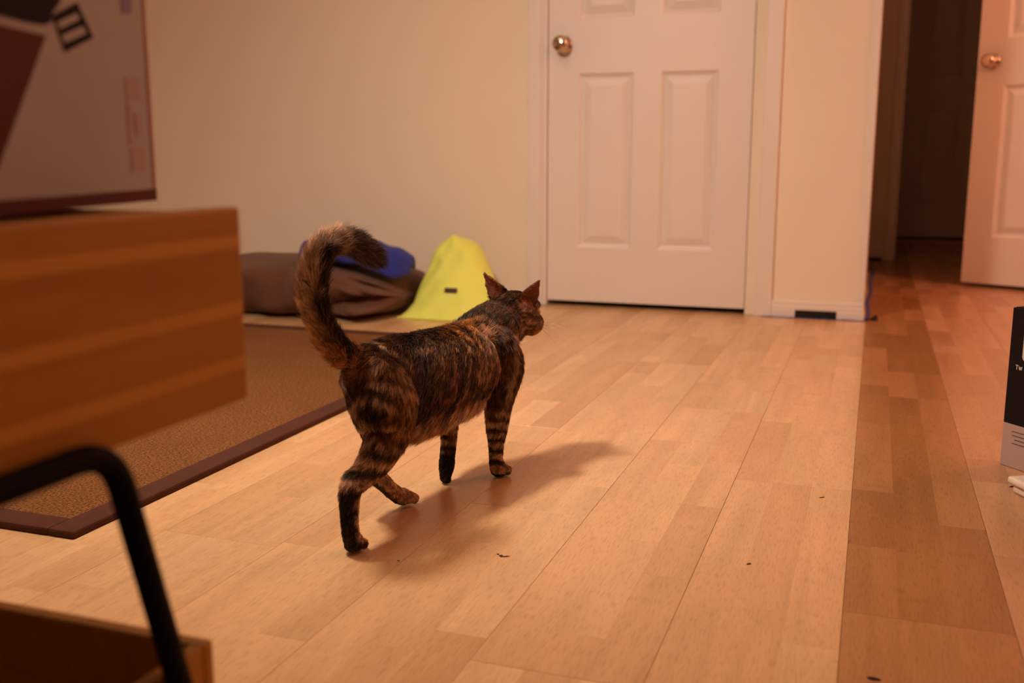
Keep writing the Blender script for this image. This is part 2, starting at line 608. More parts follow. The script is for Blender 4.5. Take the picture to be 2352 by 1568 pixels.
# corner bead and baseboard right of the door
bead = obj('trim_4', box((CORNER_X - 0.018, WALL_Y - 0.003, 0.055), (CORNER_X + 0.003, WALL_Y + 0.05, CEIL), 0.0025), M['white'])
tag(bead, 'bare white corner bead at the wall corner beside the hallway', kind='structure')
bb = obj('baseboard_back', box((-0.314, WALL_Y - 0.013, 0.026), (CORNER_X + 0.004, WALL_Y - 0.0005, 0.040), 0.003), M['white'])
tag(bb, 'white stepped baseboard with a cut-out beside the closed door', kind='structure')
obj('upper_moulding', box((-0.314, WALL_Y - 0.009, 0.0395), (CORNER_X + 0.003, WALL_Y - 0.0005, 0.056), 0.003), M['white'], bb)
obj('foot', box((-0.314, WALL_Y - 0.015, 0), (-0.236, WALL_Y - 0.0005, 0.027), 0.002), M['white'], bb)
obj('foot', box((-0.101, WALL_Y - 0.015, 0), (CORNER_X + 0.005, WALL_Y - 0.0005, 0.027), 0.002), M['white'], bb)
obj('cut_out_shade', box((-0.236, WALL_Y - 0.006, 0.0005), (-0.101, WALL_Y - 0.0008, 0.0262)), M['black'], bb)  # black plate painting the unlit hole behind the notch

# hallway trim
hc = obj('trim_5', box((0.058, HALL_Y - 0.016, 0), (0.108, HALL_Y, 2.12), 0.005), M['white'])
tag(hc, 'shaded white casing at the dark hallway doorway', kind='structure')
obj('jamb', box((0.096, HALL_Y, 0), (0.112, HALL_Y + 0.12, 2.06), 0.002), M['white'], hc)
hb = obj('baseboard_hall', box((CORNER_X, HALL_Y - 0.012, 0.016), (0.058, HALL_Y, 0.075), 0.003), M['white'])
tag(hb, 'short shaded baseboard at the hallway end', kind='structure')
obj('floor_gap_shade', box((CORNER_X, HALL_Y - 0.008, 0.0005), (0.050, HALL_Y - 0.001, 0.0165)), M['black'], hb)  # black plate stands in for the shade under the baseboard

# open white door in the hall
d2 = panel_door('door_2', 0.76, 2.01, std_cells(0.76), 'open white six-panel door at the right edge beside the dark doorway', knob_x=0.060, knob_z=0.900)
lat = Vector((0.361, 4.675, 0.018))
dv = Vector((0.893, -0.451, 0))
d2.location = lat
d2.rotation_euler = (0, 0, math.atan2(dv.y, dv.x))

# far door in the unlit room
d3 = panel_door('door_3', 0.76, 2.0, std_cells(0.76), 'closed six-panel door in the dark room past the hallway')
d3.location = (0.13, 7.125, 0.035)
th = obj('trim_6', box((0.13, 7.07, 0.0), (0.90, 7.13, 0.014), 0.003), M['brass'])
tag(th, 'thin brass threshold strip under the dark far door', kind='structure')

# ================================================================== OBJECTS
# ------------------------------------------------------------------ painter's tape
def ribbon(name, pts, width, zs, parent=None, material='tape', th=0.0006):
    bm = bmesh.new()
    rings = []
    for i, p in enumerate(pts):
        a, b = pts[max(i - 1, 0)], pts[min(i + 1, len(pts) - 1)]
        t = Vector((b[0] - a[0], b[1] - a[1], 0)).normalized()
        n = Vector((-t.y, t.x, 0)) * width / 2
        c = Vector((p[0], p[1], zs[i]))
        rings.append([c - n, c + n, c + n + Vector((0, 0, th)), c - n + Vector((0, 0, th))])
    ring_loft(bm, rings)
    return obj(name, bm, M[material], parent)


pts, zs = [], []
for i in range(9):
    x = -0.345 + i * (CORNER_X + 0.345 - 0.002) / 8
    pts.append((x, WALL_Y - 0.0215 - (0.004 if i in (0, 1, 8) else 0), 0))
    zs.append(0.0012 + 0.001 * (i % 2))
for i in range(10):
    y = WALL_Y + i * 0.20
    pts.append((CORNER_X + 0.012 + 0.006 * math.sin(i * 1.9) + 0.003 * i * 0.5, y, 0))
    zs.append(0.002 + 0.0015 * (i % 3))
tp = ribbon('painter_tape', pts, 0.012, zs)
tag(tp, 'blue painter tape strip along the baseboard and around the wall corner', 'tape')
cb = bmesh.new()
ring_loft(cb, [[Vector((CORNER_X + 0.012 + 0.028 * t, WALL_Y - 0.012 + 0.012 * math.sin(3 * t), 0.002)), Vector((CORNER_X + 0.020 + 0.028 * t, WALL_Y - 0.002, 0.002)),
               Vector((CORNER_X + 0.020 + 0.028 * t, WALL_Y - 0.002, 0.006 + 0.014 * t)), Vector((CORNER_X + 0.012 + 0.028 * t, WALL_Y - 0.006, 0.006 + 0.016 * t * t))] for t in (0, .3, .6, 1)])
obj('curled_end', cb, M['black'], tp)
tp2 = ribbon('painter_tape', [(-1.165, WALL_Y - 0.028), (-1.14, WALL_Y - 0.024), (-1.115, WALL_Y - 0.016)], 0.012, [0.0015, 0.003, 0.0015])
tag(tp2, 'short blue painter tape scrap at the foot of the left door casing', 'tape')

# ------------------------------------------------------------------ rug
RX0, RX1, RY0, RY1 = -2.75, -1.040, 1.076, 2.745
rug = empty('area_rug', ((RX0 + RX1) / 2, (RY0 + RY1) / 2, 0.0))
tag(rug, 'brown woven jute rug with a dark brown cloth border', 'rug')
hx, hy, bwid = (RX1 - RX0) / 2, (RY1 - RY0) / 2, 0.046
obj('woven_field', box((-hx + bwid - 0.004, -hy + bwid - 0.004, 0.001), (hx - bwid + 0.004, hy - bwid + 0.004, 0.0095)), M['rug'], rug)
for lo, hi in (((hx - bwid, -hy, 0.0005), (hx, hy, 0.0118)), ((-hx, -hy, 0.0005), (-hx + bwid, hy, 0.0118)),
               ((-hx + bwid, -hy, 0.0005), (hx - bwid, -hy + bwid, 0.0118)), ((-hx + bwid, hy - bwid, 0.0005), (hx - bwid, hy, 0.0118))):
    bm = box(lo, hi, 0.0035)
    obj('binding_strip', bm, M['binding'], rug)


# ------------------------------------------------------------------ soft things by the wall
def superquad(nx, nt, fn):
    """rings along s in [0,1]; fn(s, a) -> Vector"""
    bm = bmesh.new()
    rings = [[fn(i / (nx - 1), 2 * math.pi * k / nt) for k in range(nt)] for i in range(nx)]
    return ring_loft(bm, rings)


def spow(x, p):
    return math.copysign(abs(x) ** p, x)


def sstep(a, b, x):
    t = min(1, max(0, (x - a) / (b - a)))
    return t * t * (3 - 2 * t)


# brown folded comforter: a long soft roll with gathered right end
CX0, CX1 = -2.30, -1.502


def brown_fn(s, a):
    x = CX0 + (CX1 - CX0) * s
    yb = 3.155 + 0.05 * s
    end = min(1.0, (1 - (2 * s - 1) ** 12) ** 0.5 if abs(2 * s - 1) < 1 else 0)
    taper = 1 - 0.42 * sstep(0.60, 1.0, s)
    hw = 0.275 * (0.45 + 0.55 * end)
    hh = 0.090 * (0.12 + 0.88 * end) * taper * (1 + 0.04 * math.sin(9 * s))
    c, d = math.cos(a), math.sin(a)
    y, z = hw * spow(c, 0.55), hh * spow(d, 0.62)
    # gathers: creases running from the lower right end, on the front face
    g = 0.8 * sstep(0.72, 0.92, s)
    fr = g * (0.016 * math.sin(7.0 * a + 8 * s) + 0.010 * math.sin(13 * a - 21 * s))
    # one deep diagonal fold
    zz = z / max(hh, 1e-4)
    line = zz - (-0.75 + 3.6 * (s - 0.66))
    if c < 0.1:
        fr -= 0.019 * math.exp(-(line / 0.16) ** 2) * sstep(0.70, 0.80, s)
        line2 = zz - (0.75 - 3.0 * (s - 0.70))
        fr -= 0.013 * math.exp(-(line2 / 0.18) ** 2) * sstep(0.74, 0.84, s)
    wob = 0.006 * math.sin(17 * s + 3 * a) + 0.004 * math.sin(31 * s - 2 * a)
    k = 1 + (fr + wob) / 0.12
    return Vector((x, yb + y * k, max(0.001, 0.091 - 0.027 * sstep(0.6, 1, s) * 0.9 + z * (1 + 0.5 * (k - 1)))))


o = obj('folded_comforter', superquad(90, 72, brown_fn), M['browncloth'], None, True)
tag(o, 'thick dark brown fleece comforter folded on the floor against the wall', 'blanket')


def blue_fn(s, a):
    x = -1.880 + 0.405 * s
    e = (1 - abs(2 * s - 1) ** 5.0) ** 0.5 if 0 < s < 1 else 0
    hw = 0.115 * (0.10 + 0.90 * e)
    c, d = math.cos(a), math.sin(a)
    top = 0.066 * (0.15 + 0.85 * e) * (1 + 0.10 * math.sin(5 * s + 0.4))
    z = top * spow(d, 0.8) if d > 0 else 0.012 * spow(d, 0.8) * e
    y = hw * spow(c, 0.7)
    base = 0.198 - 0.022 * s - 0.010 * sstep(0.7, 1, s)
    # front hem lifted off the comforter, sagging at the right
    if c < 0:
        hem = -c
        base += hem * (0.016 * math.sin(math.pi * min(1, s * 1.4)) - 0.022 * sstep(0.55, 0.95, s))
        y -= 0.012 * math.sin(6 * s) * hem
    z += 0.004 * math.sin(19 * s + 2 * a) + 0.003 * math.sin(29 * s - 3 * a)
    return Vector((x, 3.125 + y, base + z))


o = obj('blue_blanket', superquad(60, 48, blue_fn), M['bluecloth'], None, True)
tag(o, 'rumpled royal blue fleece blanket lying on the brown comforter', 'blanket')

# yellow drawstring bag: triangular, flat seam corners at the base, leaning on the wall
yb_root = empty('yellow_bag', (-1.318, 3.06, 0))
tag(yb_root, 'lime yellow triangular cloth bag with a small dark tag leaning on the wall', 'bag')


def yellow_fn(s, a):
    c, d = math.cos(a), math.sin(a)
    t = s
    # half width and half depth along the height
    hwid = 0.168 * (1 - 0.22 * t - 0.47 * t ** 1.3) * ((1 - sstep(0.74, 1.0, t) ** 2 * 0.995) ** 0.5)
    hdep = (0.012 + 0.098 * sstep(0, 0.16, t)) * (1 - 0.45 * t) * ((1 - sstep(0.84, 1.0, t) ** 2 * 0.97) ** 0.5)
    hwid += 0.012 * math.exp(-(t / 0.03) ** 2)
    fold = 1 + 0.05 * math.sin(5 * a + 9 * t) * sstep(0.1, 0.5, t) + 0.03 * math.sin(11 * a - 15 * t)
    x = hwid * spow(c, 0.75) * (1 + 0.02 * math.sin(9 * t))
    y = hdep * (1 + spow(d, 0.8) * fold)
    z = 0.266 * t ** 0.95
    # pinch dents on both shoulders
    y += 0.020 * math.exp(-((t - 0.62) / 0.10) ** 2) * math.exp(-((c + 0.55) / 0.25) ** 2)
    y += 0.016 * math.exp(-((t - 0.52) / 0.07) ** 2) * math.exp(-((c - 0.7) / 0.2) ** 2)
    return Vector((x - 0.065 * t, 0.004 + y + 0.205 * t, max(0.0012, z + 0.002)))


ybody = obj('bag_body', superquad(70, 56, yellow_fn), M['yellow'], yb_root, True)
# woven tag on the front face
tb = box((-0.0225, -0.0012, -0.0085), (0.0225, 0.0012, 0.0085), 0.0006)
tg = obj('woven_tag', tb, M['tagcloth'], yb_root)
P_t, side = None, None
_pf = min((yellow_fn(0.33, 2 * math.pi * k / 200) for k in range(200)), key=lambda p: abs(p.x + 0.012) + (10 if p.y > 0.11 + 0.205 * 0.33 else 0))
tg.location = (_pf.x, _pf.y - 0.004, _pf.z)
tg.rotation_euler = (R(-24), 0, R(2))
# flat seam hem at the base
hm = bmesh.new()
ring_loft(hm, [[Vector((x, y0, 0.0012)), Vector((x, y1, 0.0012)), Vector((x, y1, 0.006)), Vector((x, y0, 0.006))]
               for x, y0, y1 in ((-0.186, 0.010, 0.016), (-0.165, 0.004, 0.02), (-0.08, 0.001, 0.02), (0.0, 0.0, 0.02), (0.08, 0.001, 0.02), (0.155, 0.004, 0.02), (0.180, 0.010, 0.018))])
obj('base_seam', hm, M['yellow'], yb_root)

# ------------------------------------------------------------------ pine storage rack at the left
RKX = -0.45
rk = empty('storage_rack', (RKX - 0.16, 0.42, 0))
tag(rk, 'honey pine two-bin storage rack on black tube legs at the left edge', 'storage rack')


def rbox(name, lo, hi, bev, material, parent=rk):
    b = box([lo[i] - rk.location[i] for i in range(3)], [hi[i] - rk.location[i] for i in range(3)], bev)
    return obj(name, b, M[material], parent)


UY0, UY1, UZ0, UZ1 = -0.02, 0.655, 0.347, 0.495
# upper chest: four horizontal boards on the long side
ub = rbox('upper_chest', (RKX - 0.32, UY0 + 0.004, UZ0 + 0.004), (RKX - 0.012, UY1 - 0.004, UZ1 - 0.004), 0.004, 'pine')
zz = [UZ0, UZ0 + 0.030, UZ0 + 0.072, UZ0 + 0.122, UZ1]
for a_, b_ in zip(zz[:-1], zz[1:]):
    rbox('chest_board', (RKX - 0.013, UY0, a_ + 0.0002), (RKX, UY1, b_ - 0.0002), 0.0028, 'pine', rk)
for z_ in zz[1:-1]:
    rbox('joint_strip', (RKX - 0.008, UY0 + 0.002, z_ - 0.0048), (RKX + 0.0006, UY1 - 0.002, z_ + 0.0048), 0.0004, 'pine_light', rk)
# lower open bin
LY0, LY1, LZ = 0.02, 0.595, 0.175
rbox('bin_end_board', (RKX - 0.34, LY1 - 0.012, 0.03), (RKX, LY1, LZ), 0.003, 'pine')
rbox('bin_end_board', (RKX - 0.34, LY0, 0.03), (RKX, LY0 + 0.012, LZ), 0.003, 'pine')
rbox('bin_side_board', (RKX - 0.012, LY0 + 0.012, 0.03), (RKX, LY1 - 0.012, LZ), 0.003, 'pine')
rbox('bin_side_board', (RKX - 0.34, LY0 + 0.012, 0.03), (RKX - 0.328, LY1 - 0.012, LZ), 0.003, 'pine')
rbox('bin_floor', (RKX - 0.33, LY0 + 0.01, 0.03), (RKX - 0.01, LY1 - 0.01, 0.042), 0.0, 'pine')


def rounded_path(P, rad, n=8):
    out = [Vector(P[0])]
    for i in range(1, len(P) - 1):
        a, b, c = Vector(P[i - 1]), Vector(P[i]), Vector(P[i + 1])
        u, v = (a - b).normalized(), (c - b).normalized()
        p0, p1 = b + u * rad, b + v * rad
        for k in range(n + 1):
            t = k / n
            out.append(p0 * (1 - t) ** 2 + b * 2 * t * (1 - t) + p1 * t * t)
    out.append(Vector(P[-1]))
    return out


for x in (RKX + 0.0095, RKX - 0.3405 - 0.0095):
    P = [(x, 0.588, 0.001), (x, 0.492, 0.352), (x, 0.10, 0.352), (x, 0.02, 0.001)]
    path = [p - Vector(rk.location) for p in rounded_path(P, 0.030, 10)]
    obj('tube_leg_frame', tube(bmesh.new(), path, 0.0088, 14), M['tube'], rk, True)

# white printed box standing on the chest
A0, A1 = Vector((-0.506, 0.484, 0)), Vector((-0.577, 0.72, 0))
fdir = (A1 - A0).normalized()
BL0 = A1 - fdir * 0.44
gb = empty('game_box', (BL0.x, BL0.y, 0.4955), math.atan2(fdir.y, fdir.x))
tag(gb, 'large white printed box with red edges standing on the pine rack', 'box')
# local x along the visible face towards its far corner, face at y=0 looking to -y
obj('box_body', box((0, 0.0, 0), (0.44, 0.07, 0.33), 0.002), M['boxwhite'], gb)


def deco(name, pts, material, parent=gb, proud=0.0006):
    """flat print: polygon in local x,z on the face"""
    bm = prism(pts, -proud, 0.0002)
    return obj(name, bm, M[material], parent)


deco('edge_band', [(0.0, 0.0), (0.44, 0.0), (0.44, 0.0095), (0.0, 0.0095)], 'boxred')
deco('edge_band', [(0.4335, 0.0095), (0.44, 0.0095), (0.44, 0.33), (0.4335, 0.33)], 'boxpink')
deco('red_print', [(0.03, 0.1155), (0.03, 0.0098), (0.182, 0.0098), (0.2697, 0.1155)], 'boxred')
deco('black_lettering', [(0.03, 0.1205), (0.2459, 0.1207), (0.2683, 0.1219), (0.279, 0.1255), (0.2795, 0.1300), (0.2953, 0.1419), (0.2783, 0.1478), (0.03, 0.150)][::-1], 'boxblack')
lt = deco('black_letter', [(0.2802, 0.1296), (0.2947, 0.1072), (0.3401, 0.1222), (0.3185, 0.1435)], 'boxblack', proud=0.0007)
deco('letter_stroke', [(0.2854, 0.1257), (0.2885, 0.1221), (0.3193, 0.1324), (0.316, 0.1361)], 'boxwhite', proud=0.0010)
deco('letter_stroke', [(0.2908, 0.1178), (0.2945, 0.1135), (0.3286, 0.1239), (0.3239, 0.1282)], 'boxwhite', proud=0.0010)
deco('purple_print', [(0.3914, 0.200), (0.394, 0.1462), (0.4106, 0.1483), (0.418, 0.200)], 'boxpurple')
for P in ([(0.391, 0.0969), (0.3915, 0.0796), (0.4178, 0.0817), (0.4181, 0.0997)], [(0.3911, 0.0775), (0.391, 0.0458), (0.3995, 0.0466), (0.3995, 0.0787)],
          [(0.4049, 0.07), (0.4055, 0.0529), (0.4169, 0.0538), (0.4171, 0.0713)], [(0.3931, 0.0431), (0.3925, 0.0239), (0.4184, 0.0242), (0.4199, 0.0447)]):
    deco('faded_print', P, 'boxfaded')

# ------------------------------------------------------------------ dark retail box at the right edge
fd2 = Vector((0.66, -0.751, 0)).normalized()
db = empty('product_box', (0.234, 1.914, 0.0005), math.atan2(fd2.y, fd2.x))
tag(db, 'tall black and grey cardboard box standing at the right edge', 'box')
BWD, BDP, BH, BND = 0.30, 0.13, 0.279, 0.0765
obj('carton', box((0, 0, BND), (BWD, BDP, BH), 0.0012), M['darkcard'], db)
obj('carton_base', box((0, 0, 0), (BWD, BDP, BND), 0.0012), M['greycard'], db)
obj('top_flap', box((0.003, 0.003, BH), (BWD - 0.003, BDP - 0.003, BH + 0.0012), 0.0004), M['darkcard'], db)
# white picture panel, lettering and fine print on the face
bm = bmesh.new()
r_, x0, x1, z0, z1 = 0.008, 0.0275, 0.26, 0.190, 0.250
pts = []
for cx_, cz_, a0 in ((x1 - r_, z1 - r_, 0), (x0 + r_, z1 - r_, 90), (x0 + r_, z0 + r_, 180), (x1 - r_, z0 + r_, 270)):
    for k in range(6):
        a = R(a0 + k * 18)
        pts.append((cx_ + r_ * math.cos(a), cz_ + r_ * math.sin(a)))
deco('white_panel', pts, 'inkwhite', db)


def strokes(parent, x, z, h, segs, material, wd=0.0012):
    bm = bmesh.new()
    for (ax, az, bx, bz) in segs:
        a, b = Vector((x + ax * h, 0, z + az * h)), Vector((x + bx * h, 0, z + bz * h))
        t = (b - a).normalized()
        n = Vector((-t.z, 0, t.x)) * wd / 2
        q = [a - n, b - n, b + n, a + n]
        ring_loft(bm, [[p + Vector((0, -0.0005, 0)) for p in q], [p + Vector((0, 0.0002, 0)) for p in q]])
    return obj('lettering', bm, M[material], parent)


strokes(db, 0.0155, 0.1735, 0.0074, [(0, 1, 0.75, 1), (0.375, 0, 0.375, 1)], 'inkwhite')
strokes(db, 0.0225, 0.1735, 0.0074, [(0, 0.85, 0.22, 0), (0.22, 0, 0.42, 0.75), (0.42, 0.75, 0.62, 0), (0.62, 0, 0.85, 0.85)], 'inkwhite')
for z_, xa in ((0.0645, 0.0195), (0.0575, 0.0205), (0.0505, 0.0265), (0.0435, 0.0215)):
    deco('fine_print', [(xa, z_ - 0.0007), (0.12, z_ - 0.0007), (0.12, z_ + 0.0007), (xa, z_ + 0.0007)], 'inkgrey', db)

# white plastic thing peeking in at the right edge
wp = empty('plastic_tray', (0.300, 1.722, 0.0005), R(-62))
tag(wp, 'off-white rounded plastic tray corner at the right edge before the black box', 'tray')
obj('tray_rim', box((-0.062, -0.050, 0.014), (0.075, 0.050, 0.026), 0.0055, 4), M['plastic'], wp, True)
obj('tray_body', box((-0.055, -0.044, 0.0), (0.068, 0.044, 0.016), 0.005, 3), M['plastic'], wp, True)

# crumbs and a smudge on the floor
for (x, y, sx, sy, rz, lab) in ((-0.4505, 1.2235, 0.0030, 0.0016, 0.3, 'dark crumb in a small cluster on the floor right of the cat'),
                                (-0.4440, 1.2225, 0.0070, 0.0014, 0.1, 'longest dark crumb of the small cluster right of the cat'),
                                (-0.4560, 1.2270, 0.0022, 0.0014, 0.0, 'leftmost dark crumb of the small cluster right of the cat'),
                                (-0.130, 1.307, 0.0035, 0.0016, 0.2, 'lone dark crumb in the middle of the open floor'),
                                (-0.052, 1.621, 0.0060, 0.0012, 0.4, 'thin dark shaving on the floor left of the darker boards'),
                                (0.027, 1.041, 0.0080, 0.0030, -0.2, 'brown crumb on the darker boards at the bottom edge'),
                                (0.239, 1.781, 0.0055, 0.0020, 0.3, 'dark crumb between the black box and the white tray'),
                                (-0.574, 1.161, 0.0022, 0.0012, 0.0, 'tiny dark crumb by the hind paw of the cat')):
    b = bmesh.new()
    bmesh.ops.create_icosphere(b, subdivisions=1, radius=1.0)
    for v in b.verts:
        j = 1 + 0.35 * math.sin(7 * v.co.x + 5 * v.co.y + x * 900)
        v.co = Vector((v.co.x * sx * j, v.co.y * sy * j, v.co.z * min(sx, sy) * 0.5 + min(sx, sy) * 0.42))
    c = obj('crumb', b, M['crumb'])
    c.location = (x, y, 0)
    c.rotation_euler = (0, 0, rz + R(19))
    tag(c, lab, 'crumb', 'crumbs on the floor')

# ================================================================== CAT
cat_root = empty('cat', (-0.637, 1.40, 0.0), math.atan2(0.985, 0.17))
tag(cat_root, 'brown tabby cat walking away across the floor with its tail raised', 'cat')
# local frame: x forward (u), y left (-v), z up


def cr(P, n):
    """Catmull-Rom through rows of P"""
    P = np.array(P, dtype=float)
    Q = np.vstack([2 * P[0] - P[1], P, 2 * P[-1] - P[-2]])
    out = []
    for i in range(1, len(Q) - 2):
        for k in range(n):
            t = k / n
            a, b, c, d = Q[i - 1], Q[i], Q[i + 1], Q[i + 2]
            out.append(0.5 * (2 * b + (c - a) * t + (2 * a - 5 * b + 4 * c - d) * t * t + (3 * b - a - 3 * c + d) * t ** 3))
    out.append(P[-1])
    return np.array(out)


BM = bmesh.new()
BONES = []      # (A, B, rA, rB, region, t0, t1)


def ell(c, ax, axes=None, sub=3):
    """ellipsoid in the union; axes: 3 unit vectors"""
    c = Vector(c)
    r = bmesh.ops.create_icosphere(BM, subdivisions=sub, radius=1.0)
    A = [Vector(a) for a in (axes or ((1, 0, 0), (0, 1, 0), (0, 0, 1)))]
    for v in r['verts']:
        p = v.co.copy()
        v.co = c + A[0] * (p.x * ax[0]) + A[1] * (p.y * ax[1]) + A[2] * (p.z * ax[2])


def limb(rows, region, n=5, flat=1.0):
    """rows (u,v,w,r); smooth tapered tube, joins the union and registers bones"""
    Q = cr([(u, -v, w, r) for u, v, w, r in rows], n)
    tube(BM, [Vector(q[:3]) for q in Q], [max(0.003, q[3]) for q in Q], 16)
    ell(Q[0][:3], (Q[0][3],) * 3, sub=2)
    ell(Q[-1][:3], (Q[-1][3],) * 3, sub=2)
    m = len(Q) - 1
    for i in range(m):
        BONES.append((Q[i][:3], Q[i + 1][:3], Q[i][3], Q[i + 1][3], region, i / m, (i + 1) / m))


# torso: elliptical sections (u, w centre, half width, half height)
TORSO = [(-0.187, 0.240, 0.010, 0.014), (-0.174, 0.234, 0.018, 0.030), (-0.153, 0.222, 0.027, 0.048), (-0.125, 0.211, 0.034, 0.062), (-0.09, 0.200, 0.040, 0.074),
         (-0.045, 0.193, 0.045, 0.078), (0.0, 0.192, 0.050, 0.077), (0.05, 0.193, 0.053, 0.074), (0.10, 0.195, 0.054, 0.073), (0.145, 0.201, 0.052, 0.069),
         (0.185, 0.207, 0.042, 0.058), (0.212, 0.212, 0.028, 0.040)]
T = cr(TORSO, 3)
ring_loft(BM, [[Vector((q[0], q[2] * math.cos(a), q[1] + q[3] * math.sin(a) * (1.0 if math.sin(a) > 0 else 0.96))) for a in np.linspace(0, 2 * math.pi, 28, endpoint=False)] for q in T])
for i in range(len(T) - 1, 0, -1):       # hair runs from head to tail
    a, b = T[i], T[i - 1]
    BONES.append((np.array((a[0], 0, a[1])), np.array((b[0], 0, b[1])), (a[2] + a[3]) / 2, (b[2] + b[3]) / 2, 'torso', 0, 1))

HC = np.array((0.256, -0.012, 0.264))      # head centre (local xyz)
PHI = R(9)
HF = Vector((math.cos(PHI), -math.sin(PHI), -0.10)).normalized()     # facing
HR = Vector((-math.sin(PHI), -math.cos(PHI), 0)).normalized()        # its right
HU = HR.cross(HF).normalized()
if HU.z < 0:
    HU = -HU


def hp(f, r, u):
    return Vector(HC) + HF * f + HR * r + HU * u


AX = (HF, HR, HU)
# neck
limb([(0.150, 0, 0.222, 0.054), (0.185, 0.0, 0.238, 0.048), (0.215, 0.003, 0.252, 0.041), (0.245, 0.007, 0.262, 0.036)], 'neck')
ell((0.195, 0, 0.200), (0.03, 0.034, 0.045))                  # chest
# skull, cheeks, muzzle, chin, brow
ell(hp(-0.002, 0, 0.002), (0.046, 0.0405, 0.038), AX)
for s in (-1, 1):
    ell(hp(0.018, s * 0.024, -0.014), (0.026, 0.019, 0.021), AX)
    ell(hp(0.050, s * 0.0095, -0.016), (0.015, 0.0125, 0.0115), AX)
    ell(hp(0.030, s * 0.016, 0.017), (0.018, 0.012, 0.010), AX, 2)
ell(hp(0.041, 0, -0.008), (0.027, 0.017, 0.017), AX)
ell(hp(0.045, 0, -0.028), (0.014, 0.011, 0.009), AX)
ell(hp(0.050, 0, 0.002), (0.022, 0.009, 0.011), AX)
ell(hp(0.012, 0, -0.026), (0.032, 0.020, 0.014), AX)
ell(hp(-0.012, 0, -0.030), (0.036, 0.024, 0.020), AX)
for a, b, r1, r2 in ((hp(0.06, 0, -0.010), hp(0.03, 0, 0.0), 0.018, 0.034), (hp(0.03, 0, 0), hp(-0.03, 0, -0.004), 0.036, 0.040)):
    BONES.append((np.array(a), np.array(b), r1, r2, 'head', 0, 1))

# hind right (planted behind)
limb([(-0.148, 0.022, 0.226, 0.036), (-0.150, 0.031, 0.190, 0.042), (-0.151, 0.035, 0.155, 0.032), (-0.175, 0.037, 0.127, 0.0240), (-0.203, 0.036, 0.108, 0.0180),
      (-0.234, 0.034, 0.094, 0.0145), (-0.2385, 0.033, 0.060, 0.0118), (-0.237, 0.033, 0.028, 0.0115), (-0.231, 0.033, 0.0165, 0.0132)], 'leg_hr')
ell((-0.135, -0.034, 0.150), (0.020, 0.016, 0.028))           # knee mass
# hind left (swinging forward)
limb([(-0.130, -0.016, 0.220, 0.034), (-0.110, -0.020, 0.178, 0.034), (-0.092, -0.024, 0.140, 0.029), (-0.092, -0.024, 0.110, 0.022), (-0.112, -0.022, 0.078, 0.0145),
      (-0.092, -0.016, 0.050, 0.0115), (-0.066, -0.013, 0.026, 0.0118), (-0.052, -0.012, 0.019, 0.0130)], 'leg_hl')
# fore right (planted)
limb([(0.160, 0.030, 0.225, 0.034), (0.168, 0.038, 0.188, 0.033), (0.152, 0.041, 0.150, 0.026), (0.149, 0.040, 0.118, 0.0195), (0.149, 0.038, 0.085, 0.0160),
      (0.148, 0.037, 0.052, 0.0118), (0.148, 0.037, 0.030, 0.0112), (0.154, 0.037, 0.0175, 0.0140)], 'leg_fr')
# fore left (lifted, wrist folded)
limb([(0.150, -0.030, 0.215, 0.034), (0.140, -0.036, 0.178, 0.030), (0.115, -0.036, 0.142, 0.022), (0.105, -0.030, 0.110, 0.0155), (0.099, -0.025, 0.078, 0.0125),
      (0.090, -0.022, 0.052, 0.0118), (0.085, -0.021, 0.030, 0.0125), (0.081, -0.021, 0.015, 0.0098)], 'leg_fl')


def paw(c, f, lift=0.0, sz=1.0):
    """four toes in front of the pad; c local centre, f forward unit (xy,z)"""
    f = Vector(f).normalized()
    side = f.cross(Vector((0, 0, 1))).normalized()
    upv = side.cross(f).normalized()
    c = Vector(c)
    ell(c, (0.0165 * sz, 0.0145 * sz, 0.0105 * sz), (f, side, upv))
    for k, (o, fwd) in enumerate(((-0.0105, 0.0100), (-0.0037, 0.0145), (0.0037, 0.0145), (0.0105, 0.0100))):
        ell(c + f * fwd * sz + side * o * sz - upv * 0.0015, (0.0088 * sz, 0.0056 * sz, 0.0082 * sz), (f, side, upv), 2)


paw((-0.230, -0.033, 0.0120), (1, 0.10, 0), sz=0.92)
paw((0.159, -0.037, 0.0120), (1, -0.05, 0))
paw((-0.045, 0.012, 0.0170), (1, 0, -0.25))
paw((0.081, 0.021, 0.0150), (-0.15, 0, -1), sz=0.62)

# tail
TAIL = [(-0.145, 0, 0.246, 0.020), (-0.190, 0, 0.262, 0.0150), (-0.224, 0, 0.288, 0.0128), (-0.245, 0, 0.318, 0.0122), (-0.256, 0, 0.348, 0.0122), (-0.2555, 0, 0.376, 0.0120),
        (-0.249, 0, 0.399, 0.0118), (-0.235, 0, 0.414, 0.0118), (-0.213, 0, 0.4215, 0.0118), (-0.188, 0, 0.4205, 0.0120), (-0.160, 0, 0.412, 0.0120), (-0.137, 0, 0.401, 0.0105), (-0.124, 0, 0.3945, 0.0075)]
limb(TAIL, 'tail', 4)

# ears: concave leaf shells
EARS = []


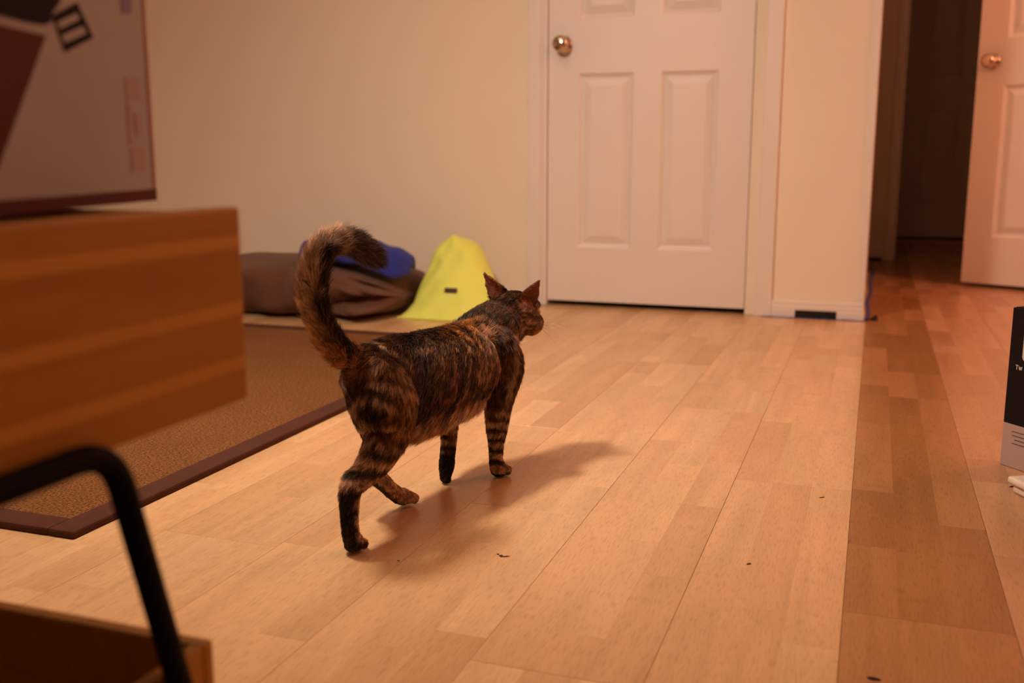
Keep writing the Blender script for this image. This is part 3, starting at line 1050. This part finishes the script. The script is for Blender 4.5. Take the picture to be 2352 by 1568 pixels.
def ear(base, tip, opening, hw):
    base, tip = Vector(base), Vector(tip)
    ax = (tip - base)
    axn = ax.normalized()
    n = Vector(opening)
    n = (n - axn * n.dot(axn)).normalized()
    a = axn.cross(n).normalized()
    nt, ns = 14, 11
    front, back = [], []
    for i in range(nt):
        t = -0.18 + 1.18 * i / (nt - 1)
        w = hw * max(0.16, (1 - max(0, t) ** 1.5) ** 0.85) * (1.0 - 0.10 * (t < 0))
        rf, rb = [], []
        for k in range(ns):
            s = -1 + 2 * k / (ns - 1)
            p = base + ax * t + a * (s * w) + n * (0.50 * w * (s * s) - 0.18 * w)
            th = 0.0062 * (1 - 0.35 * max(0, t))
            rf.append(p)
            rb.append(p - n * th - a * (s * th * 0.3))
        front.append(rf)
        back.append(rb)
    rings = [f + b[::-1] for f, b in zip(front, back)]
    ring_loft(BM, rings)
    EARS.append((np.array(base), np.array(tip), np.array(n), hw))
    BONES.append((np.array(base), np.array(tip), 0.012, 0.004, 'ear', 0, 1))


ear(hp(-0.004, 0.027, 0.027), (0.258, -0.061, 0.3255), (-0.45, -0.9, 0.10), 0.0195)
ear(hp(-0.008, -0.025, 0.027), (0.247, 0.046, 0.333), (-0.93, 0.30, 0.10), 0.0225)

bmesh.ops.recalc_face_normals(BM, faces=BM.faces)
me0 = bpy.data.meshes.new('cat_union')
BM.to_mesh(me0)
BM.free()
tmp = bpy.data.objects.new('cat_union', me0)
COL.objects.link(tmp)
rm = tmp.modifiers.new('remesh', 'REMESH')
rm.mode = 'VOXEL'
rm.voxel_size = 0.0019
sm = tmp.modifiers.new('smooth', 'SMOOTH')
sm.factor = 0.5
sm.iterations = 7
dg = bpy.context.evaluated_depsgraph_get()
ev = tmp.evaluated_get(dg)
body_me = bpy.data.meshes.new_from_object(ev)
bpy.data.objects.remove(tmp)
body_me.name = 'body'
nv = len(body_me.vertices)
V = np.empty(nv * 3)
body_me.vertices.foreach_get('co', V)
V = V.reshape(-1, 3)
VN = np.empty(nv * 3)
body_me.vertices.foreach_get('normal', VN)
VN = VN.reshape(-1, 3)

REG = ['torso', 'neck', 'head', 'leg_hr', 'leg_hl', 'leg_fr', 'leg_fl', 'tail', 'ear']


def classify(P):
    """nearest bone: region index, t along limb, flow direction, radial offset"""
    best = np.full(len(P), 1e9)
    reg = np.zeros(len(P), int)
    tt = np.zeros(len(P))
    flow = np.zeros((len(P), 3))
    off = np.zeros((len(P), 3))
    for A, B, ra, rb, rg, t0, t1 in BONES:
        d = B - A
        L2 = d @ d
        s = np.clip(((P - A) @ d) / L2, 0, 1)
        C_ = A + s[:, None] * d
        o_ = P - C_
        dist = np.linalg.norm(o_, axis=1) / (ra + (rb - ra) * s) * 0.03 + np.linalg.norm(o_, axis=1) * 0.25
        m = dist < best
        best[m] = dist[m]
        reg[m] = REG.index(rg)
        tt[m] = (t0 + (t1 - t0) * s)[m]
        flow[m] = d / math.sqrt(L2)
        off[m] = o_[m]
    return reg, tt, flow, off


def ss(a, b, x):
    t = np.clip((x - a) / (b - a), 0, 1)
    return t * t * (3 - 2 * t)


C_BLACK = np.array((0.012, 0.0058, 0.0036))
C_BROWN = np.array((0.105, 0.045, 0.016))
C_ORANGE = np.array((0.42, 0.175, 0.038))
C_TAN = np.array((0.50, 0.33, 0.215))
C_CREAM = np.array((0.66, 0.44, 0.28))
C_PINK = np.array((0.45, 0.17, 0.11))


def mixc(a, b, f):
    f = np.asarray(f)[:, None]
    return a * (1 - f) + b * f


def pattern(P, Nrm):
    reg, t, flow, off = classify(P)
    u, v, w = P[:, 0], -P[:, 1], P[:, 2]
    n1 = fbm(P, 22, 1, 3) * 2 - 1
    n2 = fbm(P, 60, 5, 3)
    n3 = fbm(P * np.array((1, 1, 0.6)), 34, 9, 3)
    n4 = fbm(P, 12, 21, 2)
    one = np.ones(len(P))
    base = mixc(np.tile(C_BLACK, (len(P), 1)), C_BROWN, ss(0.36, 0.62, n3))
    out = base.copy()
    # ---- torso
    tor = (reg == 0) | (reg == 1)
    ph = 2 * math.pi / 0.031 * (u - 0.38 * (w - 0.2)) + 3.4 * n1
    rib = ss(0.25, 0.85, np.sin(ph)) * ss(-0.03, 0.03, u) * (1 - ss(0.245, 0.262, w))
    c = mixc(base, C_ORANGE * 0.45 + C_TAN * 0.30, rib * 0.62)
    blot = ss(0.52, 0.66, fbm(P, 28, 33, 2))
    c = mixc(c, C_ORANGE * 0.55, blot * 0.55 * (1 - rib))
    tanb = ss(0.60, 0.72, fbm(P, 36, 41, 2))
    c = mixc(c, C_TAN * 0.6, tanb * 0.45)
    # spine: dark line, orange saddle patch behind the shoulders
    c = mixc(c, C_BLACK, ss(0.252, 0.268, w) * 0.75)
    sad = np.exp(-((u - 0.085) / 0.045) ** 2 - ((v - 0.012) / 0.022) ** 2) * ss(0.24, 0.262, w)
    c = mixc(c, C_ORANGE, np.clip(sad * 1.2, 0, 0.8) * ss(0.35, 0.55, n2))
    shb = np.exp(-((u - 0.12) / 0.016) ** 2) * ss(0.19, 0.22, w) * (1 - ss(0.25, 0.27, w))
    c = mixc(c, C_TAN * 0.75 + C_ORANGE * 0.2, shb * 0.75 * ss(0.3, 0.5, n2))
    # pale crease line down the shoulder
    shl = np.exp(-((u - 0.158 - 0.25 * (w - 0.2)) / 0.006) ** 2) * (w < 0.245) * (v > 0.02)
    c = mixc(c, C_TAN * 0.9, shl * 0.65)
    # haunch: mottled tan grey
    hau = 1 - ss(-0.115, -0.075, u)
    st = np.sin(2 * math.pi / 0.030 * (w + 0.55 * (u + 0.15)) + 3.6 * n1)
    ch = mixc(base, C_TAN * 0.75, ss(-0.35, 0.55, st) * 0.75 * ss(0.25, 0.5, n2))
    ch = mixc(ch, C_ORANGE * 0.6, ss(0.5, 0.7, n4) * 0.45)
    c = mixc(c, ch, hau)
    flank = np.exp(-((u + 0.060 - 0.10 * (w - 0.2)) / 0.020) ** 2) * (w < 0.25)
    c = mixc(c, C_BLACK, flank * 0.85)
    bel = ss(0.2, 0.75, -Nrm[:, 2]) * (1 - ss(0.140, 0.165, w)) + (1 - ss(0.128, 0.142, w))
    c = mixc(c, mixc(np.tile(C_CREAM, (len(P), 1)), C_ORANGE, ss(0.45, 0.6, n4)), np.clip(bel, 0, 1) * 0.9)
    rear = (1 - ss(-0.225, -0.195, u))
    c = mixc(c, C_ORANGE * 0.8, rear * 0.8)
    out[tor] = c[tor]
    # ---- neck and throat
    nk = reg == 1
    cn = mixc(base * 0.9, C_BROWN * 1.2, ss(0.5, 0.65, n2) * 0.8)
    thr = ss(0.1, 0.7, Nrm @ np.array((0.9, -0.3, -0.3)))
    cn = mixc(cn, C_ORANGE * 0.9, thr * 0.8)
    blend = ss(0.165, 0.195, u)
    cc = mixc(c, cn, blend)
    out[nk] = cc[nk]
    # ---- head
    hd = reg == 2
    Q = P - HC
    f_, r__, u_ = Q @ np.array(HF), Q @ np.array(HR), Q @ np.array(HU)
    chd = mixc(base, C_BROWN * 1.1, ss(0.45, 0.65, n2) * 0.8)
    top = ss(0.0, 0.02, u_) * ss(0.1, 0.6, np.sin(r__ * 2 * math.pi / 0.017 + 1.5 * n1))
    chd = mixc(chd, C_BLACK, top * 0.8)
    chk = ss(0.010, 0.026, r__) * ss(-0.035, -0.005, f_) * (1 - ss(0.012, 0.03, u_))
    chd = mixc(chd, C_TAN * 0.75, chk * 0.8 * ss(0.3, 0.5, n2))
    chd = mixc(chd, C_BLACK, ss(0.5, 0.9, np.sin(u_ * 2 * math.pi / 0.018 + f_ * 90 + n1 * 2)) * chk * 0.55)
    jaw = ss(0.014, 0.030, -u_) * ss(-0.01, 0.02, f_)
    chd = mixc(chd, C_ORANGE, jaw * 0.85)
    muz = ss(0.045, 0.058, f_)
    chd = mixc(chd, C_TAN * 0.9, muz * 0.6)
    out[hd] = chd[hd]
    # ---- legs
    for rg in (3, 4, 5, 6):
        m = reg == rg
        low = 1 - ss(0.105, 0.145, w)
        ring = ss(-0.05, 0.5, np.sin(2 * math.pi / (0.020 if rg >= 5 else 0.026) * (w + 0.25 * u) + 2.2 * n1))
        cl = mixc(np.tile(C_TAN * 0.55 + C_ORANGE * 0.25, (len(P), 1)), C_BLACK, ring * 0.95)
        if rg in (3, 4):
            back = ss(-0.1, 0.5, -Nrm[:, 0])
            cl = mixc(cl, C_BLACK, back * (1 - ss(0.085, 0.11, w)))
            inn = ss(0.0, 0.5, Nrm[:, 0]) * (1 - ss(0.07, 0.1, w))
            if rg == 4:
                inn = ss(-0.15, 0.35, 0.55 * Nrm[:, 0] - 0.80 * Nrm[:, 1]) * (1 - ss(0.08, 0.12, w))
            cl = mixc(cl, C_TAN * 0.70 + C_ORANGE * 0.25, inn * 0.85)
            up = ch
        else:
            cl = mixc(cl, C_TAN * 0.6 + C_ORANGE * 0.2, ss(0.2, 0.8, Nrm[:, 0]) * (1 - ss(0.04, 0.07, w)) * 0.7)
            if rg == 6:
                cl = mixc(cl, C_BLACK, (1 - ss(0.050, 0.066, w)))
            else:
                toe = (1 - ss(0.020, 0.034, w))
                cl = mixc(cl, C_BROWN * 1.2 + C_TAN * 0.25, toe * ss(0.0, 0.6, Nrm[:, 0] + Nrm[:, 2]))
                cl = mixc(cl, C_BLACK, (1 - ss(0.006, 0.012, w)) * 0.9)
            up = mixc(base, C_BROWN * 1.1, ss(0.4, 0.7, np.sin(ph)) * 0.6)
            up = mixc(up, C_TAN * 0.9, shl * 0.65)
        cl = mixc(up, cl, low)
        inside = ss(0.2, 0.8, -Nrm[:, 1] * (-1 if rg in (3, 5) else 1)) * ss(0.06, 0.10, w)
        cl = mixc(cl, C_ORANGE * 0.5 + C_CREAM * 0.4, inside * 0.6)
        out[m] = cl[m]
    # ---- tail
    tl = reg == 7
    orad = off / (np.linalg.norm(off, axis=1, keepdims=True) + 1e-9)
    side = orad @ np.array((0.88, -0.25, 0.0)) + orad[:, 2] * np.where(t > 0.55, -0.55, 0.15)
    ct = mixc(np.tile(C_TAN * 0.62 + C_ORANGE * 0.12, (len(P), 1)), C_BLACK, ss(-0.40, -0.08, side + 0.5 * n1))
    ct = mixc(ct, C_ORANGE * 0.8, (1 - ss(0.10, 0.30, t)) * (1 - ss(-0.2, 0.35, side)) * 0.8)
    bd = np.exp(-((t - 0.640) / 0.030) ** 2)
    ct = mixc(ct, C_TAN * 0.95, bd * 0.9)
    tip = ss(0.68, 0.72, t)
    ctip = mixc(np.tile(C_BLACK * 1.1, (len(P), 1)), C_BROWN * 1.2, ss(0.42, 0.62, n3) * 0.8)
    ct = mixc(ct, ctip, tip)
    rt = (1 - ss(0.04, 0.12, t))
    ct = mixc(ct, ch, rt * 0.7)
    out[tl] = ct[tl]
    # ---- ears
    er = reg == 8
    ce = mixc(base, C_BROWN, 0.4 * one)
    for b_, tp_, n_, hw_ in EARS:
        inn = ss(0.0, 0.5, Nrm @ n_) * (np.linalg.norm(P - (b_ + tp_) / 2, axis=1) < 0.045)
        ce = mixc(ce, C_PINK, inn * 0.9)
    out[er] = ce[er]
    return np.clip(out, 0.002, 0.9), reg, t, flow, off


colv, *_ = pattern(V, VN)
ca = body_me.attributes.new('col', 'FLOAT_COLOR', 'POINT')
ca.data.foreach_set('color', np.hstack([colv * 0.55, np.ones((nv, 1))]).astype(np.float32).ravel())
body_me.materials.clear()
body_me.materials.append(M['skin'])
body_me.polygons.foreach_set('use_smooth', [True] * len(body_me.polygons))
body = link(bpy.data.objects.new('body', body_me), cat_root)

# fur: hair curves rooted on the body, combed along it
body_me.calc_loop_triangles()
nt_ = len(body_me.loop_triangles)
TRI = np.empty(nt_ * 3, dtype=np.int32)
body_me.loop_triangles.foreach_get('vertices', TRI)
TRI = TRI.reshape(-1, 3)
E1, E2 = V[TRI[:, 1]] - V[TRI[:, 0]], V[TRI[:, 2]] - V[TRI[:, 0]]
area = 0.5 * np.linalg.norm(np.cross(E1, E2), axis=1)
NH = 240000
pick = rng.choice(nt_, NH, p=area / area.sum())
ra, rb = rng.random(NH), rng.random(NH)
fl_ = ra + rb > 1
ra[fl_], rb[fl_] = 1 - ra[fl_], 1 - rb[fl_]
ROOT = V[TRI[pick, 0]] + E1[pick] * ra[:, None] + E2[pick] * rb[:, None]
HN = VN[TRI[pick, 0]] * (1 - ra - rb)[:, None] + VN[TRI[pick, 1]] * ra[:, None] + VN[TRI[pick, 2]] * rb[:, None]
HN /= np.linalg.norm(HN, axis=1, keepdims=True) + 1e-9
hc_, hreg, ht, hflow, hoff = pattern(ROOT, HN)
LEN = np.full(NH, 0.012)
u_, w_ = ROOT[:, 0], ROOT[:, 2]
LEN[hreg == 0] = 0.0135
LEN[hreg == 1] = 0.0125
LEN[hreg == 2] = 0.0065
LEN[hreg == 7] = 0.021
LEN[hreg == 8] = 0.0022
bellym = (hreg == 0) & (w_ < 0.15)
LEN[bellym] = 0.024
for rg in (3, 4, 5, 6):
    m = hreg == rg
    LEN[m] = 0.0042 + 0.0085 * ss(0.035, 0.15, w_[m])
LEN[(hreg >= 3) & (hreg <= 6) & (w_ < 0.028)] = 0.0030
f2 = (ROOT - HC) @ np.array(HF)
LEN[(hreg == 2) & (f2 > 0.03)] = 0.0035
LEN[(hreg == 7)] *= (1 - 0.45 * ss(0.0, 0.05, 0.05 - ht[hreg == 7]))
flow = hflow.copy()
tm = (hreg == 0)
down = np.array((0, 0, -1.0))
flow[tm] = flow[tm] + down * (0.55 + 0.5 * ss(0.05, 0.9, np.abs(HN[tm, 1])))[:, None]
lg = (hreg >= 3) & (hreg <= 6)
flow[lg] = flow[lg] * 0.8 + np.array((-0.35, 0, -0.45))
jit = np.stack([fbm(ROOT, 120, 60 + k, 2) - 0.5 for k in range(3)], axis=1)
jit2 = np.stack([fbm(ROOT, 260, 80 + k, 2) - 0.5 for k in range(3)], axis=1)
flow = flow + jit * 1.5 + jit2 * 1.3 + rng.normal(0, 0.16, (NH, 3))
flow -= HN * np.sum(flow * HN, axis=1, keepdims=True)
flow /= np.linalg.norm(flow, axis=1, keepdims=True) + 1e-9
lift = np.full(NH, 0.36)
lift[hreg == 7] = 0.50
lift[bellym] = 0.62
lift[hreg == 2] = 0.28
lift += rng.normal(0, 0.09, NH) + (fbm(ROOT, 200, 95, 2) - 0.5) * 0.5
LEN *= rng.uniform(0.6, 1.25, NH)
NP = 5
S = np.linspace(0, 1, NP)
POS = np.empty((NH, NP, 3))
for i, s in enumerate(S):
    POS[:, i] = ROOT + LEN[:, None] * (HN * (lift * (s * 1.25 - 0.55 * s * s))[:, None] + flow * (s * 0.92 + 0.08 * s * s))
POS[:, :, 2] = np.maximum(POS[:, :, 2], 0.0006)
RAD = np.empty((NH, NP))
r0 = rng.uniform(0.00016, 0.00024, NH)
r0[hreg == 8] *= 0.6
for i, s in enumerate(S):
    RAD[:, i] = r0 * (1 - 0.82 * s ** 1.6)
hc = bpy.data.hair_curves.new('fur')
hc.add_curves([NP] * NH)
hc.attributes['position'].data.foreach_set('vector', POS.astype(np.float32).ravel())
ra_ = hc.attributes.get('radius') or hc.attributes.new('radius', 'FLOAT', 'POINT')
ra_.data.foreach_set('value', RAD.astype(np.float32).ravel())
tuft = 0.45 + 1.15 * ss(0.30, 0.72, fbm(ROOT, 190, 71, 2))
hcol = hc_ * (tuft * rng.lognormal(0.0, 0.32, NH))[:, None]
lum = hcol.mean(axis=1)
hcol = hcol * np.clip((lum / 0.12) ** 0.55, 0.30, 1.15)[:, None]
agouti = (rng.random(NH) < 0.075)[:, None] * ((hreg < 8)[:, None])
hcol = np.where(agouti, hcol * 0.5 + C_TAN * 0.38, hcol)
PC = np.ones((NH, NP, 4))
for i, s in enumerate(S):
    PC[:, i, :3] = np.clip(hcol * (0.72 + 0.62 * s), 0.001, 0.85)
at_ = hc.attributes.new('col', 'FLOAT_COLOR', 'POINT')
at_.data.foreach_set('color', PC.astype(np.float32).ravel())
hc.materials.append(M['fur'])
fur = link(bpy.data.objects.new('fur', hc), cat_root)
tag(fur, 'mottled black brown and tan fur', kind='stuff')

# eyes, nose, whiskers, collar and tag
for s in (-1, 1):
    b = bmesh.new()
    bmesh.ops.create_uvsphere(b, u_segments=20, v_segments=14, radius=0.0088)
    e = obj('eye', b, M['eye'], cat_root, True)
    e.location = hp(0.0375, s * 0.0175, 0.004)
    b = bmesh.new()
    bmesh.ops.create_uvsphere(b, u_segments=14, v_segments=10, radius=0.0050)
    p_ = obj('pupil', b, M['pupil'], e, True)
    d_ = (HF * 0.85 + HR * s * 0.45).normalized()
    p_.location = d_ * 0.0046
b = bmesh.new()
bmesh.ops.create_icosphere(b, subdivisions=2, radius=1.0)
for v in b.verts:
    p = v.co.copy()
    v.co = HF * (p.x * 0.0045) + HR * (p.y * (0.0068 if p.z > 0 else 0.0040)) + HU * (p.z * 0.0050)
nz = obj('nose', b, M['nose'], cat_root, True)
nz.location = hp(0.0665, 0, -0.006)
for s in (-1, 1):
    for k, (du, df, ln) in enumerate(((0.004, 0.25, 0.055), (0.0, 0.10, 0.062), (-0.004, -0.05, 0.058), (-0.007, -0.22, 0.048))):
        a = hp(0.052, s * 0.018, -0.016 + du)
        d_ = (HR * s + HF * df + HU * (du * 30 - 0.12)).normalized()
        pts = [a + d_ * ln * t + Vector((0, 0, -0.012 * t * t)) for t in (0, 0.25, 0.5, 0.75, 1)]
        obj('whisker', tube(bmesh.new(), pts, [0.00028, 0.00025, 0.0002, 0.00014, 0.00006], 5), M['whisker'], cat_root, True)
# collar: thin band around the neck
n_ax = Vector((0.80, -0.05, 0.36)).normalized()
n_c = Vector((0.212, -0.003, 0.250))
e1 = Vector((0, 1, 0))
e1 = (e1 - n_ax * e1.dot(n_ax)).normalized()
e2 = n_ax.cross(e1)
rings = []
for k in range(41):
    a = 2 * math.pi * k / 40
    c = n_c + e1 * (0.0438 * math.cos(a)) + e2 * (0.0440 * math.sin(a))
    ro = (e1 * math.cos(a) + e2 * math.sin(a))
    rings.append([c - n_ax * 0.0026 - ro * 0.0012, c + n_ax * 0.0026 - ro * 0.0012, c + n_ax * 0.0026 + ro * 0.0012, c - n_ax * 0.0026 + ro * 0.0012])
co = obj('collar', ring_loft(bmesh.new(), rings, False), M['collar'], cat_root, True)
tgm = bmesh.new()
tube(tgm, [(0.236, -0.022, 0.176), (0.2385, -0.022, 0.166), (0.2415, -0.022, 0.152), (0.2435, -0.022, 0.143)], [0.0012, 0.0022, 0.0028, 0.0020], 8)
obj('pendant', tgm, M['steel_tag'], co, True)
